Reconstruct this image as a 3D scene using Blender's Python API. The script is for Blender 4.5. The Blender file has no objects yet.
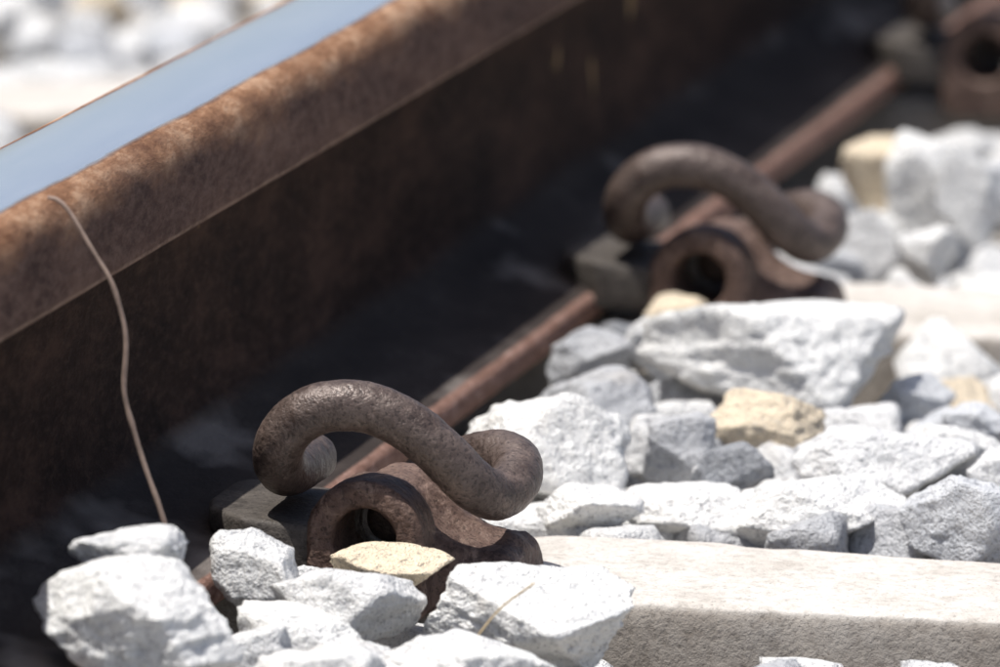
import bpy, bmesh, math, random
import numpy as np
from mathutils import Vector, Matrix, noise
random.seed(7); rng=np.random.default_rng(7)
S=bpy.context.scene
S.view_settings.view_transform='Standard'; S.view_settings.look='None'; S.view_settings.exposure=0

def link(o,parent=None):
    S.collection.objects.link(o)
    if parent: o.parent=parent
    return o
def mk(name,verts,faces,mat,smooth=True,parent=None):
    me=bpy.data.meshes.new(name); me.from_pydata([tuple(v) for v in verts],[],[tuple(f) for f in faces]); me.update()
    if smooth: me.polygons.foreach_set("use_smooth",[True]*len(me.polygons))
    me.materials.append(mat)
    return link(bpy.data.objects.new(name,me),parent)
def np_mesh(name,V,F,mat,col=None):
    me=bpy.data.meshes.new(name); n=len(V); m=len(F); k=F.shape[1]
    me.vertices.add(n); me.vertices.foreach_set("co",V.astype(np.float32).ravel())
    me.loops.add(m*k); me.loops.foreach_set("vertex_index",F.astype(np.int32).ravel())
    me.polygons.add(m); me.polygons.foreach_set("loop_start",np.arange(0,m*k,k,dtype=np.int32))
    me.polygons.foreach_set("use_smooth",np.ones(m,dtype=bool))
    me.update(calc_edges=True)
    if col is not None:
        at=me.color_attributes.new("tint",'FLOAT_COLOR','POINT')
        at.data.foreach_set("color",np.concatenate([col,np.ones((n,1))],1).astype(np.float32).ravel())
    me.materials.append(mat)
    return link(bpy.data.objects.new(name,me))
# vectorised value noise (for mesh displacement)
TAB=rng.uniform(-1,1,65536)
def vn(P):
    I=np.floor(P).astype(np.int64); f=P-I; f=f*f*f*(f*(f*6-15)+10); out=0
    for dx in (0,1):
        for dy in (0,1):
            for dz in (0,1):
                h=((I[:,0]+dx)*73856093 ^ (I[:,1]+dy)*19349663 ^ (I[:,2]+dz)*83492791)&65535
                out=out+TAB[h]*(f[:,0] if dx else 1-f[:,0])*(f[:,1] if dy else 1-f[:,1])*(f[:,2] if dz else 1-f[:,2])
    return out
def fbm(P,oct=5,gain=.55,lac=2.17):
    a=1.;o=0
    for i in range(oct): o=o+a*vn(P+i*13.7); P=P*lac; a*=gain
    return o

# ---------------------------------------------------------------- materials
class M:
    def __init__(s,name):
        s.m=bpy.data.materials.new(name); s.m.use_nodes=True; s.t=s.m.node_tree; s.n=s.t.nodes; s.l=s.t.links
        s.b=s.n["Principled BSDF"]; s.tc=s.n.new("ShaderNodeTexCoord"); s.co=s.tc.outputs["Object"]
    def noise(s,scale,detail=6,rough=.6,co=None,dist=0):
        n=s.n.new("ShaderNodeTexNoise"); n.inputs["Scale"].default_value=scale; n.inputs["Detail"].default_value=detail
        n.inputs["Roughness"].default_value=rough; n.inputs["Distortion"].default_value=dist
        s.l.new(co or s.co,n.inputs["Vector"]); return n.outputs["Fac"]
    def vor(s,scale,co=None,feature='F1',out="Distance"):
        n=s.n.new("ShaderNodeTexVoronoi"); n.feature=feature; n.inputs["Scale"].default_value=scale
        s.l.new(co or s.co,n.inputs["Vector"]); return n.outputs[out]
    def mapv(s,sc):
        n=s.n.new("ShaderNodeMapping"); n.inputs["Scale"].default_value=sc; s.l.new(s.co,n.inputs["Vector"]); return n.outputs[0]
    def ramp(s,f,stops):
        n=s.n.new("ShaderNodeValToRGB"); e=n.color_ramp.elements
        while len(e)<len(stops): e.new(.5)
        for i,(p,c) in enumerate(stops):
            e[i].position=p; e[i].color=(c,c,c,1) if isinstance(c,(int,float)) else (*c,1)
        s.l.new(f,n.inputs[0]); return n.outputs["Color"]
    def mix(s,f,a,b,mode='MIX'):
        n=s.n.new("ShaderNodeMix"); n.data_type='RGBA'; n.blend_type=mode
        for i,v in ((0,f),(6,a),(7,b)):
            if isinstance(v,(int,float)): n.inputs[i].default_value=v
            elif isinstance(v,tuple): n.inputs[i].default_value=(*v,1)
            else: s.l.new(v,n.inputs[i])
        return n.outputs[2]
    def math(s,op,a,b=0,clamp=False):
        n=s.n.new("ShaderNodeMath"); n.operation=op; n.use_clamp=clamp
        for i,v in ((0,a),(1,b)):
            if isinstance(v,(int,float)): n.inputs[i].default_value=v
            else: s.l.new(v,n.inputs[i])
        return n.outputs[0]
    def sep(s,src=None):
        n=s.n.new("ShaderNodeSeparateXYZ"); s.l.new(src or s.co,n.inputs[0]); return n.outputs
    def bump(s,h,dist,strength=1,prev=None):
        n=s.n.new("ShaderNodeBump"); n.inputs["Distance"].default_value=dist; n.inputs["Strength"].default_value=strength
        s.l.new(h,n.inputs["Height"])
        if prev: s.l.new(prev,n.inputs["Normal"])
        return n.outputs[0]
    def out(s,col=None,rough=None,metal=None,normal=None,spec=.5):
        for k,v in (("Base Color",col),("Roughness",rough),("Metallic",metal),("Normal",normal),("Specular IOR Level",spec)):
            if v is None: continue
            if isinstance(v,(int,float)): s.b.inputs[k].default_value=v
            elif isinstance(v,tuple): s.b.inputs[k].default_value=(*v,1)
            else: s.l.new(v,s.b.inputs[k])
        return s.m

def mat_rust(name,dark,mid,light,sc=1.0,bumpd=.0006,patch=(.3,.22,.17),speck=.5,r0=.5,r1=.8,spec=.4,pa=.75):
    k=M(name)
    n1=k.noise(28*sc,5,.65); n2=k.noise(170*sc,4,.7); n3=k.noise(600*sc,1,.6)
    c=k.ramp(n1,[(.32,dark),(.5,mid),(.68,light)])
    c=k.mix(k.ramp(n2,[(.42,0.),(.64,.7)]),c,light)
    c=k.mix(k.ramp(k.noise(75*sc,6,.75,dist=.6),[(.54,0.),(.66,pa)]),c,patch)
    c=k.mix(k.ramp(n3,[(.33,speck),(.45,0.)]),c,tuple(x*.5 for x in dark))
    h=k.math('ADD',n2,k.math('MULTIPLY',n3,.4))
    return k.out(c,k.ramp(n2,[(.3,r0),(.7,r1)]),.2,k.bump(h,bumpd,.9),spec)
m_clip=mat_rust("rusted_spring_steel",(.045,.030,.025),(.086,.060,.050),(.142,.106,.090),bumpd=.0010,patch=(.24,.175,.145),speck=.6,r0=.34,r1=.58,pa=.6,spec=.5)
m_sh=mat_rust("rusted_cast_iron",(.058,.035,.029),(.112,.069,.054),(.190,.125,.099),bumpd=.0013,patch=(.32,.225,.175),speck=.6)
m_ins=mat_rust("dusty_nylon_insulator",(.044,.037,.032),(.068,.058,.050),(.11,.095,.082),bumpd=.0008,patch=(.16,.138,.118))

def mat_rail():
    k=M("rail_steel"); xyz=k.sep(); x,y,z=xyz[0],xyz[1],xyz[2]
    st=k.mapv((1,.12,1)); iso=k.mapv((1,.40,1))
    n=k.noise(26,6,.7,iso); nf=k.noise(230,5,.75,iso); ns=k.noise(60,4,.65,st); nv=k.noise(34,5,.75,iso)
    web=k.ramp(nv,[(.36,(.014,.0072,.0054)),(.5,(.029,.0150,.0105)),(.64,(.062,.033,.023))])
    web=k.mix(k.ramp(nf,[(.48,0.),(.66,.5)]),web,(.085,.049,.034))
    web=k.mix(k.ramp(k.noise(34,2,.5,k.mapv((1,1,.5))),[(.745,0.),(.765,.8)]),web,(.34,.22,.11))
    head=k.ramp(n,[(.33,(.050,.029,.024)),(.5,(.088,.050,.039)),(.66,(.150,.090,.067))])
    head=k.mix(k.ramp(nf,[(.42,0.),(.62,.6)]),head,(.18,.115,.09))
    foot=k.ramp(k.noise(30,5,.7,iso),[(.3,(.027,.021,.019)),(.55,(.047,.037,.033)),(.7,(.078,.064,.057))])
    foot=k.mix(k.ramp(k.noise(10,3,.5,k.mapv((1.8,1,1))),[(.58,0.),(.68,.55)]),foot,(.28,.245,.22))
    edge=k.ramp(nf,[(.3,(.14,.072,.052)),(.55,(.27,.16,.125)),(.75,(.44,.31,.26))])
    zz=k.math('ADD',z,k.math('MULTIPLY',k.math('SUBTRACT',n,.5),.006))
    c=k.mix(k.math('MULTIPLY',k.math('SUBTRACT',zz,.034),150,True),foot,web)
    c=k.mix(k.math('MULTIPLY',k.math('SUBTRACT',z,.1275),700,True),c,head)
    lip=k.math('MULTIPLY',k.math('SUBTRACT',1,k.math('MULTIPLY',k.math('ABSOLUTE',k.math('SUBTRACT',z,.1302)),700,True)),k.ramp(nf,[(.35,.2),(.65,.75)]))
    c=k.mix(lip,c,(.36,.26,.20))
    ab=k.math('ABSOLUTE',x)
    c=k.mix(k.math('MULTIPLY',k.math('SUBTRACT',k.math('ADD',ab,k.math('MULTIPLY',k.math('SUBTRACT',ns,.5),.004)),.0705),900,True),c,edge)
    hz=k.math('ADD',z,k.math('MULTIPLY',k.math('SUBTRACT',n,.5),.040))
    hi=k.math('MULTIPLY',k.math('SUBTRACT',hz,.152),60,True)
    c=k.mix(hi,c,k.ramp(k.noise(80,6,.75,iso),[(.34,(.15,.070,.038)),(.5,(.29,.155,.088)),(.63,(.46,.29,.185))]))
    ax=k.math('ADD',k.math('SUBTRACT',x,.001),k.math('MULTIPLY',k.math('SUBTRACT',k.noise(35,5,.7,st),.5),.009))
    inb=k.math('MULTIPLY',k.math('SUBTRACT',.0245,k.math('ABSOLUTE',ax)),350,True)
    pol=k.math('MULTIPLY',inb,k.math('MULTIPLY',k.math('SUBTRACT',z,.167),900,True))
    c=k.mix(k.math('POWER',pol,3.0),c,k.ramp(ns,[(.35,(.88,.89,.905)),(.65,(.95,.955,.96))]))
    r=k.mix(pol,(.85,.85,.85),k.ramp(ns,[(.3,.10),(.7,.20)]))
    h=k.math('ADD',nf,k.math('MULTIPLY',n,1.5))
    h=k.math('MULTIPLY',h,k.math('SUBTRACT',1.0,pol))
    mt=k.math('MULTIPLY',k.math('MULTIPLY',pol,4,True),.78)
    sp=k.math('ADD',.12,k.math('MULTIPLY',pol,.3))
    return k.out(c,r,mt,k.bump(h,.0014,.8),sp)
m_rail=mat_rail()

def mat_rock():
    k=M("crushed_granite_ballast")
    at=k.n.new("ShaderNodeAttribute"); at.attribute_name="tint"; tint=at.outputs["Color"]
    n1=k.noise(38,5,.75); n2=k.noise(230,4,.8); n3=k.noise(700,1,.6)
    c=k.mix(1.0,tint,k.ramp(n1,[(.32,(.78,.79,.81)),(.46,(.99,.99,.99)),(.7,(1.06,1.05,1.04))]),'MULTIPLY')
    c=k.mix(1.0,c,k.ramp(n2,[(.34,(.56,.56,.58)),(.43,(.97,.97,.97)),(.62,(1.08,1.08,1.07))]),'MULTIPLY')
    c=k.mix(k.ramp(n3,[(.28,.7),(.38,0.)]),c,(.20,.20,.21))
    c=k.mix(k.ramp(k.noise(15,3,.6),[(.62,0.),(.74,.35)]),c,(.74,.62,.47))
    c=k.mix(k.ramp(k.noise(48,6,.8,dist=1.4),[(.58,0.),(.66,.5)]),c,(.37,.375,.39))
    h=k.math('ADD',k.math('MULTIPLY',n1,2.0),k.math('ADD',n2,k.math('MULTIPLY',n3,.2)))
    return k.out(c,.95,0,k.bump(h,.0042,.9),.2)
m_rock=mat_rock()
def mat_conc():
    k=M("weathered_concrete")
    n1=k.noise(18,5,.65); n2=k.noise(180,5,.75); v=k.noise(500,2,.6)
    c=k.ramp(n1,[(.3,(.49,.45,.40)),(.5,(.60,.56,.51)),(.7,(.68,.645,.60))])
    c=k.mix(1.0,c,k.ramp(n2,[(.36,(.80,.79,.78)),(.5,(1,1,1)),(.65,(1.10,1.10,1.10))]),'MULTIPLY')
    c=k.mix(k.ramp(v,[(.30,.55),(.39,0.)]),c,(.22,.20,.18))
    c=k.mix(k.ramp(k.noise(40,5,.7),[(.58,0.),(.70,.3)]),c,(.42,.36,.30))
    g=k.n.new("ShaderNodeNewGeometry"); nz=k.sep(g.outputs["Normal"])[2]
    side=k.math('MULTIPLY',k.math('SUBTRACT',.80,nz),3.0,True)      # shade of the flanks painted into the colour, by normal
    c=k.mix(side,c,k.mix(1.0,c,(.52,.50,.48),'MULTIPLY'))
    h=k.math('ADD',n2,k.math('MULTIPLY',v,.5))
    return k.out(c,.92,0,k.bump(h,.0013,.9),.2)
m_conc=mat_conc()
def mat_ground():
    k=M("gravel_ground")
    v=k.vor(26,out="Color"); d=k.vor(26)
    g=k.n.new("ShaderNodeRGBToBW"); k.l.new(v,g.inputs[0])
    c=k.ramp(g.outputs[0],[(.2,(.36,.33,.30)),(.5,(.54,.51,.47)),(.8,(.68,.65,.61))])
    c=k.mix(k.ramp(d,[(.3,0.),(.75,.8)]),c,(.16,.145,.13))
    return k.out(c,.95,0,k.bump(d,-.02,.8))
m_ground=mat_ground()
def mat_simple(name,c,r=.8):
    k=M(name); n=k.noise(120,3,.6)
    return k.out(k.ramp(n,[(.3,tuple(x*.7 for x in c)),(.7,tuple(min(1,x*1.25) for x in c))]),r)
m_stem=mat_simple("dry_stem",(.30,.215,.17)); m_pad=mat_simple("rubber",(.03,.03,.03)); m_straw=mat_simple("straw",(.42,.32,.19))

# ---------------------------------------------------------------- rail
prof=[(0,.172),(.010,.1719),(.019,.1714),(.0245,.1703),(.0285,.1683),(.0318,.1655),(.0340,.1620),(.0352,.157),(.0358,.150),(.0362,.140),
 (.0365,.1325),(.0358,.1300),(.0342,.1284),(.028,.1262),(.020,.1236),(.0145,.1205),(.0110,.1150),(.0092,.1080),(.0085,.095),(.0083,.08),(.0085,.062),
 (.0095,.050),(.0125,.0405),(.018,.0340),(.026,.0295),(.040,.0235),(.055,.0180),(.066,.0146),(.0715,.0128),(.0740,.0114),(.0750,.0095),(.0750,.0020),(.0735,0)]
full=prof+[(-x,z) for x,z in reversed(prof) if x>0]
ys=list(np.arange(-1.2,2.6,.006))+list(np.arange(2.6,30,.6))
V=[];F=[];n=len(full)
for y in ys:
    for (x,z) in full:
        e=.00035 if z<.168 else 0
        q=noise.noise(Vector((x*60,y*35,z*60)))*e
        if abs(x)>.070: q+=noise.noise(Vector((3,y*60,z*40)))*.0007
        V.append((x+q*(1 if x>0 else -1),y,z+q*.3))
for i in range(len(ys)-1):
    for j in range(n):
        a=i*n+j;b=i*n+(j+1)%n; F.append((a,b,b+n,a+n))
F.append(tuple(range(n))[::-1]); F.append(tuple((len(ys)-1)*n+j for j in range(n)))
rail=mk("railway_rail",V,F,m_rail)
bm=bmesh.new(); bm.from_mesh(rail.data); bmesh.ops.recalc_face_normals(bm,faces=bm.faces); bm.to_mesh(rail.data); bm.free()

# ---------------------------------------------------------------- sleepers
YF,YB=-.022,.114
SL=[-.60,0,.6,1.31,1.93,2.5,3.1,3.7]
def sleeper(idx,yc):
    xs=np.arange(-2.0,.62,.006)
    cs=[]; yf,yb=YF,YB
    for z in np.linspace(-.20,-.012,12): cs.append((yf-.012*(-z)/.2,z))
    cs+=[(yf+.0005,-.006),(yf+.002,-.0022),(yf+.005,-.0004)]
    for y in np.linspace(yf+.014,yb-.014,14): cs.append((y,0))
    cs+=[(yb-.009,-.0005),(yb-.004,-.0025),(yb-.001,-.006)]
    for z in np.linspace(-.012,-.20,12): cs.append((yb+.045*(-z)/.2,z))
    V=[];F=[];m=len(cs)
    for x in xs:
        drop=-.0055-max(0,x-.18)*.045
        if x<-.16: drop=-.0055-min(.03,(-x-.16)*.05)
        for (y,z) in cs:
            wgt=min(1,max(0,(yb-y)/(yb-yf)))
            yaw=.06*(x-.1)+.07*max(0,x-.12)*wgt
            p=Vector((x*14+idx*9,(y+yc)*14,z*14))
            q=noise.fractal(p,1,2,3)*.0014
            edge=min(abs(y-yf),abs(y-yb)); fe=max(0,1-edge/.02)
            ch=0
            if z>-.03:
                ch=max(0,noise.noise(Vector((x*30+idx*5,(0 if y<.04 else 9),7)))-.1)*.006*fe
            sg=1 if y>.04 else -1
            V.append((x,yc+y+yaw-sg*ch+q*.5,z+drop-ch*.7+q))
    for i in range(len(xs)-1):
        for j in range(m-1):
            a=i*m+j; F.append((a,a+m,a+m+1,a+1))
    F.append(tuple(range(m))); F.append(tuple((len(xs)-1)*m+j for j in reversed(range(m))))
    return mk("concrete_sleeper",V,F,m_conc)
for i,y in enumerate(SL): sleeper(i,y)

# ---------------------------------------------------------------- fastening
def catmull(P,n):
    P=[Vector(p) for p in P]; P=[P[0]*2-P[1]]+P+[P[-1]*2-P[-2]]; out=[]
    for i in range(1,len(P)-2):
        for k in range(n):
            t=k/n; a,b,c,d=P[i-1:i+3]
            out.append(.5*((2*b)+(c-a)*t+(2*a-5*b+4*c-d)*t*t+(3*b-a-3*c+d)*t**3))
    out.append(P[-2]); return out
def tube(P,rf,seg=20):
    V=[];F=[]; nrm=None
    for i,p in enumerate(P):
        t=(P[min(i+1,len(P)-1)]-P[max(i-1,0)]).normalized()
        if nrm is None: nrm=t.orthogonal().normalized()
        nrm=(nrm-t*nrm.dot(t)).normalized(); bn=t.cross(nrm)
        for j in range(seg):
            a=2*math.pi*j/seg; V.append(p+(nrm*math.cos(a)+bn*math.sin(a))*rf(i,len(P)))
    for i in range(len(P)-1):
        for j in range(seg):
            F.append((i*seg+j,i*seg+(j+1)%seg,(i+1)*seg+(j+1)%seg,(i+1)*seg+j))
    F.append(tuple(reversed(range(seg)))); F.append(tuple((len(P)-1)*seg+j for j in range(seg)))
    return V,F
def resample(P,step):
    L=[0]
    for i in range(1,len(P)): L.append(L[-1]+(P[i]-P[i-1]).length)
    n=int(L[-1]/step); out=[]; k=0
    for q in range(n+1):
        d=L[-1]*q/n
        while k<len(L)-2 and L[k+1]<d: k+=1
        out.append(P[k].lerp(P[k+1],(d-L[k])/max(1e-9,L[k+1]-L[k])))
    return out
path=[(.086,.030,.0395),(.086,.016,.040),(.0865,.002,.0405),(.0865,-.014,.0420),(.0870,-.027,.0485),(.0905,-.034,.0585),(.0985,-.036,.0675),(.1105,-.035,.0725),(.1265,-.032,.0715),
 (.1420,-.029,.0635),(.1550,-.026,.0515),(.1640,-.020,.0400),(.1705,-.009,.0338),(.1745,.005,.0365),(.1715,.020,.0410),(.1610,.031,.0420),(.1450,.040,.0365),
 (.1310,.040,.0270),(.1240,.032,.0210),(.1230,.020,.0195),(.1230,.006,.0195)]
cp=resample(catmull(path,16),.0011)
def rf(i,n):
    e=min(i,n-1-i)*.0011; r=.0101
    if e<.003: r*=math.sqrt(max(.05,1-((.003-e)/.003)**2*.6))
    return r*(1+.012*noise.noise(Vector((i*.12,0,0))))
cv,cf=tube(cp,rf,48)
cv=[p+(p-cp[i//48]).normalized()*(noise.fractal(p*260,1,2,3)*.00024+min(0,noise.noise(p*420)+.3)*.0005) for i,p in enumerate(cv)]
def ring_body():
    bm=bmesh.new()
    cx,cz=.123,.0190; N=72
    def outer(a,R):
        dz=math.sin(a)
        if dz<0: return max(R,min((cz+.012)/(-dz),R/max(1e-6,abs(math.cos(a)))))
        return R
    rows=[]
    for y,R,ri in ((-.036,.0214,.0016),(-.0335,.0240,0),(-.014,.0240,0),(-.009,.0205,0),(.004,.0185,0),(.034,.0185,0)):
        o=[];inn=[]
        for i in range(N):
            a=2*math.pi*i/N; r=outer(a,R)
            o.append(bm.verts.new((cx+math.cos(a)*r,y,cz+math.sin(a)*r)))
            inn.append(bm.verts.new((cx+math.cos(a)*(.0128+ri),y,cz+math.sin(a)*(.0128+ri))))
        rows.append((o,inn))
    for i in range(N):
        j=(i+1)%N
        for k in range(len(rows)-1):
            bm.faces.new((rows[k][0][i],rows[k][0][j],rows[k+1][0][j],rows[k+1][0][i]))
            bm.faces.new((rows[k][1][j],rows[k][1][i],rows[k+1][1][i],rows[k+1][1][j]))
        bm.faces.new((rows[0][0][j],rows[0][0][i],rows[0][1][i],rows[0][1][j]))
        o,inn=rows[-1]; bm.faces.new((o[i],o[j],inn[j],inn[i]))
    x0,x1,y0,y1=.1375,.1775,-.016,.042
    xs=np.linspace(x0,x1,24); ysn=np.linspace(y0,y1,26)
    def H(x,y):
        u=(x-x0)/(x1-x0)
        h=.0265*(1-u)**2+.0115*u+.001
        h+=.007*math.exp(-((y-.013)/.010)**2)*max(0,1-u*.55)
        ey=min(y-y0,y1-y)
        h-=.006*max(0,1-ey/.007)**2
        if x1-x<.007: h-=.007*(1-(x1-x)/.007)**2
        return h
    top=[[None]*26 for _ in range(24)]; bot=[[None]*26 for _ in range(24)]
    for i,x in enumerate(xs):
        for j,y in enumerate(ysn):
            u=(x-x0)/(x1-x0); yy=.013+(y-.013)*(1-.15*u)-(.012*(1-u)**2 if y<.0 else 0)
            top[i][j]=bm.verts.new((x,yy,H(x,y))); bot[i][j]=bm.verts.new((x+.001*u,yy,-.012))
    for i in range(23):
        for j in range(25):
            bm.faces.new((top[i][j],top[i+1][j],top[i+1][j+1],top[i][j+1]))
            bm.faces.new((bot[i][j+1],bot[i+1][j+1],bot[i+1][j],bot[i][j]))
    for i in range(23):
        bm.faces.new((top[i][0],bot[i][0],bot[i+1][0],top[i+1][0])); bm.faces.new((top[i+1][25],bot[i+1][25],bot[i][25],top[i][25]))
    for j in range(25):
        bm.faces.new((top[0][j+1],bot[0][j+1],bot[0][j],top[0][j])); bm.faces.new((top[23][j],bot[23][j],bot[23][j+1],top[23][j+1]))
    bmesh.ops.recalc_face_normals(bm,faces=bm.faces)
    me=bpy.data.meshes.new("shoulder_raw"); bm.to_mesh(me); bm.free()
    o=link(bpy.data.objects.new("tmp",me))
    r=o.modifiers.new("r",'REMESH'); r.mode='VOXEL'; r.voxel_size=.0010; r.use_smooth_shade=True
    s=o.modifiers.new("s",'SMOOTH'); s.iterations=4; s.factor=.6
    bpy.context.view_layer.update()
    dg=bpy.context.evaluated_depsgraph_get()
    m2=bpy.data.meshes.new_from_object(o.evaluated_get(dg)); m2.name="shoulder"
    bpy.data.objects.remove(o)
    m2.polygons.foreach_set("use_smooth",[True]*len(m2.polygons))
    for v in m2.vertices:
        p=v.co; k=noise.fractal(p*150,1,2,4)*.00050; v.co=p+v.normal*k
    m2.materials.clear(); m2.materials.append(m_sh); return m2
sh_me=ring_body()
def ins_mesh():
    bm=bmesh.new()
    poly=[(.0515,-.004),(.0560,-.020),(.0745,-.038),(.1030,-.034),(.1035,.040),(.0560,.040),(.0515,.030)]
    def zt(x): return .0280-max(0,x-.076)*.16
    tops=[bm.verts.new((x,y,zt(x))) for x,y in poly]; bots=[bm.verts.new((x,y,.0185 if x<.0745 else .004)) for x,y in poly]
    bm.faces.new(tops); bm.faces.new(list(reversed(bots)))
    for i in range(len(poly)):
        j=(i+1)%len(poly); bm.faces.new((tops[j],tops[i],bots[i],bots[j]))
    bmesh.ops.recalc_face_normals(bm,faces=bm.faces)
    bmesh.ops.bevel(bm,geom=list(bm.edges),offset=.0028,segments=4,affect='EDGES',profile=.5)
    me=bpy.data.meshes.new("insulator"); bm.to_mesh(me); bm.free(); me.materials.append(m_ins)
    me.polygons.foreach_set("use_smooth",[True]*len(me.polygons)); return me
ins_me=ins_mesh()
cm=bpy.data.meshes.new("spring_clip"); cm.from_pydata([tuple(v) for v in cv],[],cf); cm.polygons.foreach_set("use_smooth",[True]*len(cm.polygons)); cm.materials.append(m_clip)
def fastening(y,rot=0,j=0):
    e=bpy.data.objects.new("rail_fastening_clip",None); e.empty_display_size=.05; link(e)
    e.location=(0,y,0); e.rotation_euler=(0,0,rot)
    link(bpy.data.objects.new("spring_clip",cm),e)
    link(bpy.data.objects.new("shoulder",sh_me),e)
    link(bpy.data.objects.new("insulator",ins_me),e)
for y in SL[1:6]:
    fastening(y)
    fastening(y+.055,math.pi)
    bm=bmesh.new(); bmesh.ops.create_cube(bm,size=1); bmesh.ops.scale(bm,vec=(.142,.12,.0048),verts=bm.verts)
    me=bpy.data.meshes.new("rail_pad"); bm.to_mesh(me); bm.free(); me.materials.append(m_pad)
    o=link(bpy.data.objects.new("rail_pad",me)); o.location=(0,y+.045,-.0027)

# ---------------------------------------------------------------- stones
ico={}
def get_ico(s):
    if s not in ico:
        bm=bmesh.new(); bmesh.ops.create_icosphere(bm,subdivisions=s,radius=1)
        v=np.array([x.co[:] for x in bm.verts]); f=np.array([[q.index for q in p.verts] for p in bm.faces]); bm.free(); v/=np.linalg.norm(v,axis=1)[:,None]; ico[s]=(v,f)
    return ico[s]
def rock(sub,half,seed,detail=True):
    g=np.random.default_rng(seed); v,f=get_ico(sub)
    ax=np.array([[1,0,0],[-1,0,0],[0,1,0],[0,-1,0],[0,0,1],[0,0,-1]],float)+g.normal(size=(6,3))*.45
    n=np.concatenate([ax,g.normal(size=(7,3))]); n/=np.linalg.norm(n,axis=1)[:,None]
    dd=np.concatenate([g.uniform(.60,.86,6),g.uniform(.62,.92,7)])
    dots=v@n.T; r=np.where(dots>.05,dd/np.maximum(dots,.05),9.)
    k=95. if sub>=4 else 34.; rr=-np.log(np.exp(-k*np.minimum(r,3)).sum(1)+np.exp(-k*1.2))/k
    if detail:
        w=v*rr[:,None]+seed*3.31
        a=fbm(w*2.2,3); b=np.abs(vn(w*2.6+7)); c=fbm(w*9+3,4 if sub>=5 else 2,.6)
        rr=rr+a*.040-b*.055+c*.018
    else: rr=rr*(1+g.normal(size=len(rr))*.02)
    P=v*rr[:,None]; mn,mx=P.min(0),P.max(0); P=(P-(mn+mx)/2)/((mx-mn)/2)*np.array(half)
    return P,f
W=(.91,.90,.875);L=(.80,.795,.785);G=(.55,.555,.57);D=(.33,.34,.36);Y=(.85,.72,.54);B=(.67,.68,.70)
heroes=[(93,-240,29,80,58,W),(78,-205,49,42,22,L),(97,-102,20,36,34,L),(132,-106,8,66,40,L),(141,-60,15,49,23,Y),(203,-95,4,88,50,W),
(125,-139,0,52,34,W),(197,-165,-2,70,34,W),(108,-165,-4,44,38,L),(160,-165,-6,50,34,L),(84,-160,8,40,30,L),(180,-62,-2,40,24,L),(110,-62,4,34,22,L),(150,-210,2,50,30,W),(70,-300,6,60,40,L),(120,-320,6,60,36,L),
(138,203,10,71,56,W),(104,431,5,40,33,G),(132,324,5,53,40,G),(190,414,15,112,62,W),(122,545,5,42,28,Y),(131,465,5,38,35,L),(213,297,5,50,37,Y),
(185,251,0,32,40,G),(216,218,0,38,30,D),(170,148,-5,46,26,W),(203,181,-10,70,32,W),(262,174,-8,76,41,W),(277,232,0,82,46,L),(324,154,-5,50,45,B),
(249,441,-14,35,34,B),(297,340,-5,32,30,B),(140,902,10,40,52,Y),(159,784,0,31,41,L),(193,751,0,31,32,W),(166,890,10,42,62,W),(196,863,10,37,55,L),
(236,330,-8,42,34,L),(160,300,-6,38,32,L),(300,280,-4,50,38,W),(112,270,-4,28,28,G),(340,230,-6,52,42,L),(105,500,0,28,26,D),(345,300,-12,46,34,L),(270,390,-18,46,34,B)]
VV=[];FF=[];CC=[];off=0
def add(P,f,c,tint):
    global off
    VV.append(P+np.array(c)); FF.append(f+off); off+=len(P)
    CC.append(np.tile(np.array(tint),(len(P),1)))
for i,(x,y,z,w,h,t) in enumerate(heroes):
    hx=w/2000; hy=hx*.75; hz=max(hx*.30,(h/2000-.14*hy)/.98)
    P,f=rock(6 if i in (0,5) else 5,(hx,hy,hz),900+i)
    add(P,f,(x/1000,y/1000,z/1000),t)
def in_sleeper(x,y,m):
    for s in SL:
        if YF-m<y-s-.06*(x-.1)<YB+m: return True
    return False
pal=[W,L,L,B,G,W,B,L,W,Y]
def scatter(x0,x1,y0,y1,sp,r0,r1,z0,z1,sub,seed,detail=False):
    g=np.random.default_rng(seed); c=0
    for x in np.arange(x0,x1,sp):
        for y in np.arange(y0,y1,sp):
            X=x+g.uniform(-.4,.4)*sp; Yy=y+g.uniform(-.4,.4)*sp; r=g.uniform(r0,r1)
            if in_sleeper(X,Yy,r*.75) : continue
            if abs(X)<.080+r*.8: continue
            c+=1
            P,f=rock(sub,(r*g.uniform(.85,1.2),r*g.uniform(.8,1.1),r*g.uniform(.6,.85)),seed*10000+c,detail)
            a=g.uniform(0,6.28); R=np.array([[math.cos(a),-math.sin(a),0],[math.sin(a),math.cos(a),0],[0,0,1]])
            t=np.array(pal[g.integers(len(pal))])*g.uniform(.85,1.03)
            Z=g.uniform(z0,z1)
            if .40<Yy<.56 and X>.19: Z-=.018
            add(P@R.T,f,(X,Yy,Z),t)
scatter(.09,.50,-.45,.56,.030,.012,.021,-.046,-.026,3,1)
scatter(.10,.48,.12,.56,.042,.014,.024,-.026,-.008,4,2,True)
scatter(.09,.62,.56,3.0,.045,.020,.028,-.045,-.012,3,3)
scatter(-1.3,-.09,-.4,3.2,.042,.015,.026,-.050,-.022,2,4)
scatter(.5,1.2,-.6,1.2,.05,.022,.03,-.05,-.03,2,5)
ballast=np_mesh("ballast_gravel",np.concatenate(VV),np.concatenate(FF),m_rock,np.concatenate(CC))

# ---------------------------------------------------------------- ground
mk("ground",[(-300,-300,-.055),(300,-300,-.055),(300,300,-.055),(-300,300,-.055)],[(0,1,2,3)],m_ground,False)

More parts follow.
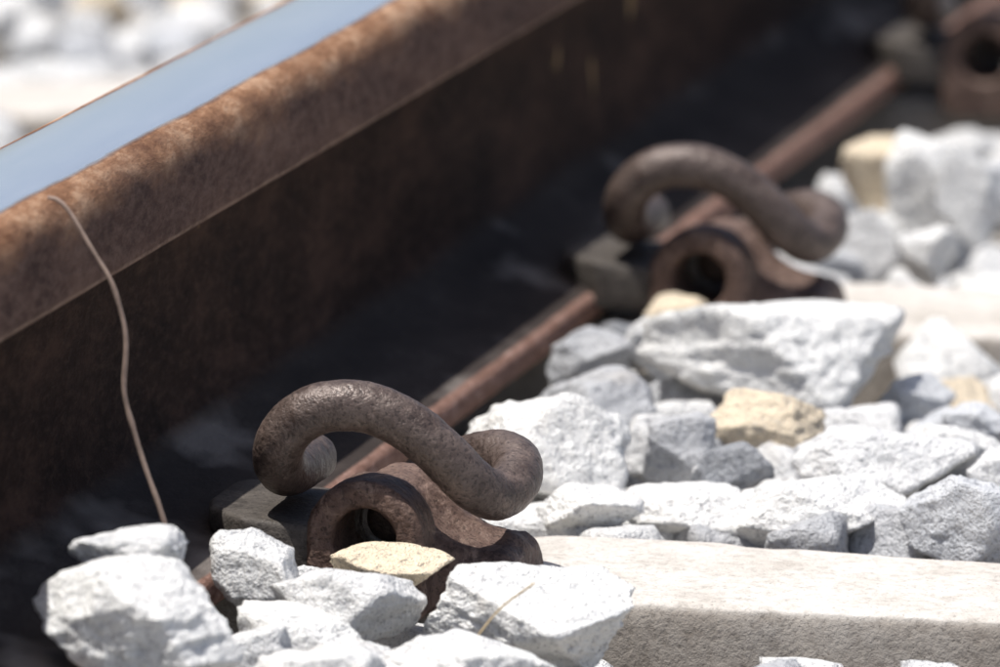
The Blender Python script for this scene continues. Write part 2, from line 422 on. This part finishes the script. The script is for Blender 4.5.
# ---------------------------------------------------------------- dry stem, straw
st=[(.0335,-.150,.1722),(.0385,-.150,.1700),(.0475,-.150,.1580),(.0590,-.150,.1370),(.0625,-.150,.1180),(.0620,-.150,.0960),(.0665,-.150,.0780),(.0730,-.150,.0580),(.0830,-.150,.0260)]
P=resample(catmull(st,10),.003)
P=[p+Vector((noise.noise(Vector((i*.17,0,0)))*.0009,0,noise.noise(Vector((0,i*.2,3)))*.0006)) for i,p in enumerate(P)]
v,f=tube(P,lambda i,n:.0008+.0004*abs(noise.noise(Vector((i*.3,5,0))))+.0003*i/n,8); mk("dry_plant_stem",v,f,m_stem)
P=resample(catmull([(.196,-.150,.006),(.206,-.146,.0185),(.218,-.14,.0275)],8),.002)
v,f=tube(P,lambda i,n:.0005,6); mk("straw_stalk",v,f,m_straw)

# ---------------------------------------------------------------- light
sd=Vector((-.215,-.20,1)).normalized()
el=math.asin(sd.z); az=math.atan2(sd.x,sd.y)
sl=bpy.data.lights.new("sun",'SUN'); sl.energy=5.0; sl.angle=math.radians(.5); sl.color=(1,.975,.935)
so=link(bpy.data.objects.new("sun",sl)); so.rotation_euler=sd.to_track_quat('Z','Y').to_euler()
w=bpy.data.worlds.new("World"); S.world=w; w.use_nodes=True; nt=w.node_tree
sk=nt.nodes.new("ShaderNodeTexSky"); sk.sky_type='NISHITA'; sk.sun_disc=False; sk.sun_elevation=el; sk.sun_rotation=az%(2*math.pi); sk.dust_density=2.5; sk.air_density=.8
bg=nt.nodes["Background"]; nt.links.new(sk.outputs[0],bg.inputs[0]); bg.inputs[1].default_value=.12

# ---------------------------------------------------------------- camera
a=math.radians(14.15);t=math.radians(10.19);ro=math.radians(-1.02)
d=Vector((-math.sin(a)*math.cos(t), math.cos(a)*math.cos(t), -math.sin(t)))
r=Vector((math.cos(a), math.sin(a),0)); u=r.cross(d)
r2=r*math.cos(ro)+u*math.sin(ro); u2=-r*math.sin(ro)+u*math.cos(ro)
cd=bpy.data.cameras.new("camera"); co=link(bpy.data.objects.new("camera",cd))
co.matrix_world=Matrix(((r2.x,u2.x,-d.x,.956),(r2.y,u2.y,-d.y,-3.114),(r2.z,u2.z,-d.z,.674),(0,0,0,1)))
cd.lens=8307*36/1000; cd.sensor_width=36; cd.clip_start=.1; cd.clip_end=1000
cd.dof.use_dof=True; cd.dof.focus_distance=3.28; cd.dof.aperture_fstop=10
S.camera=co
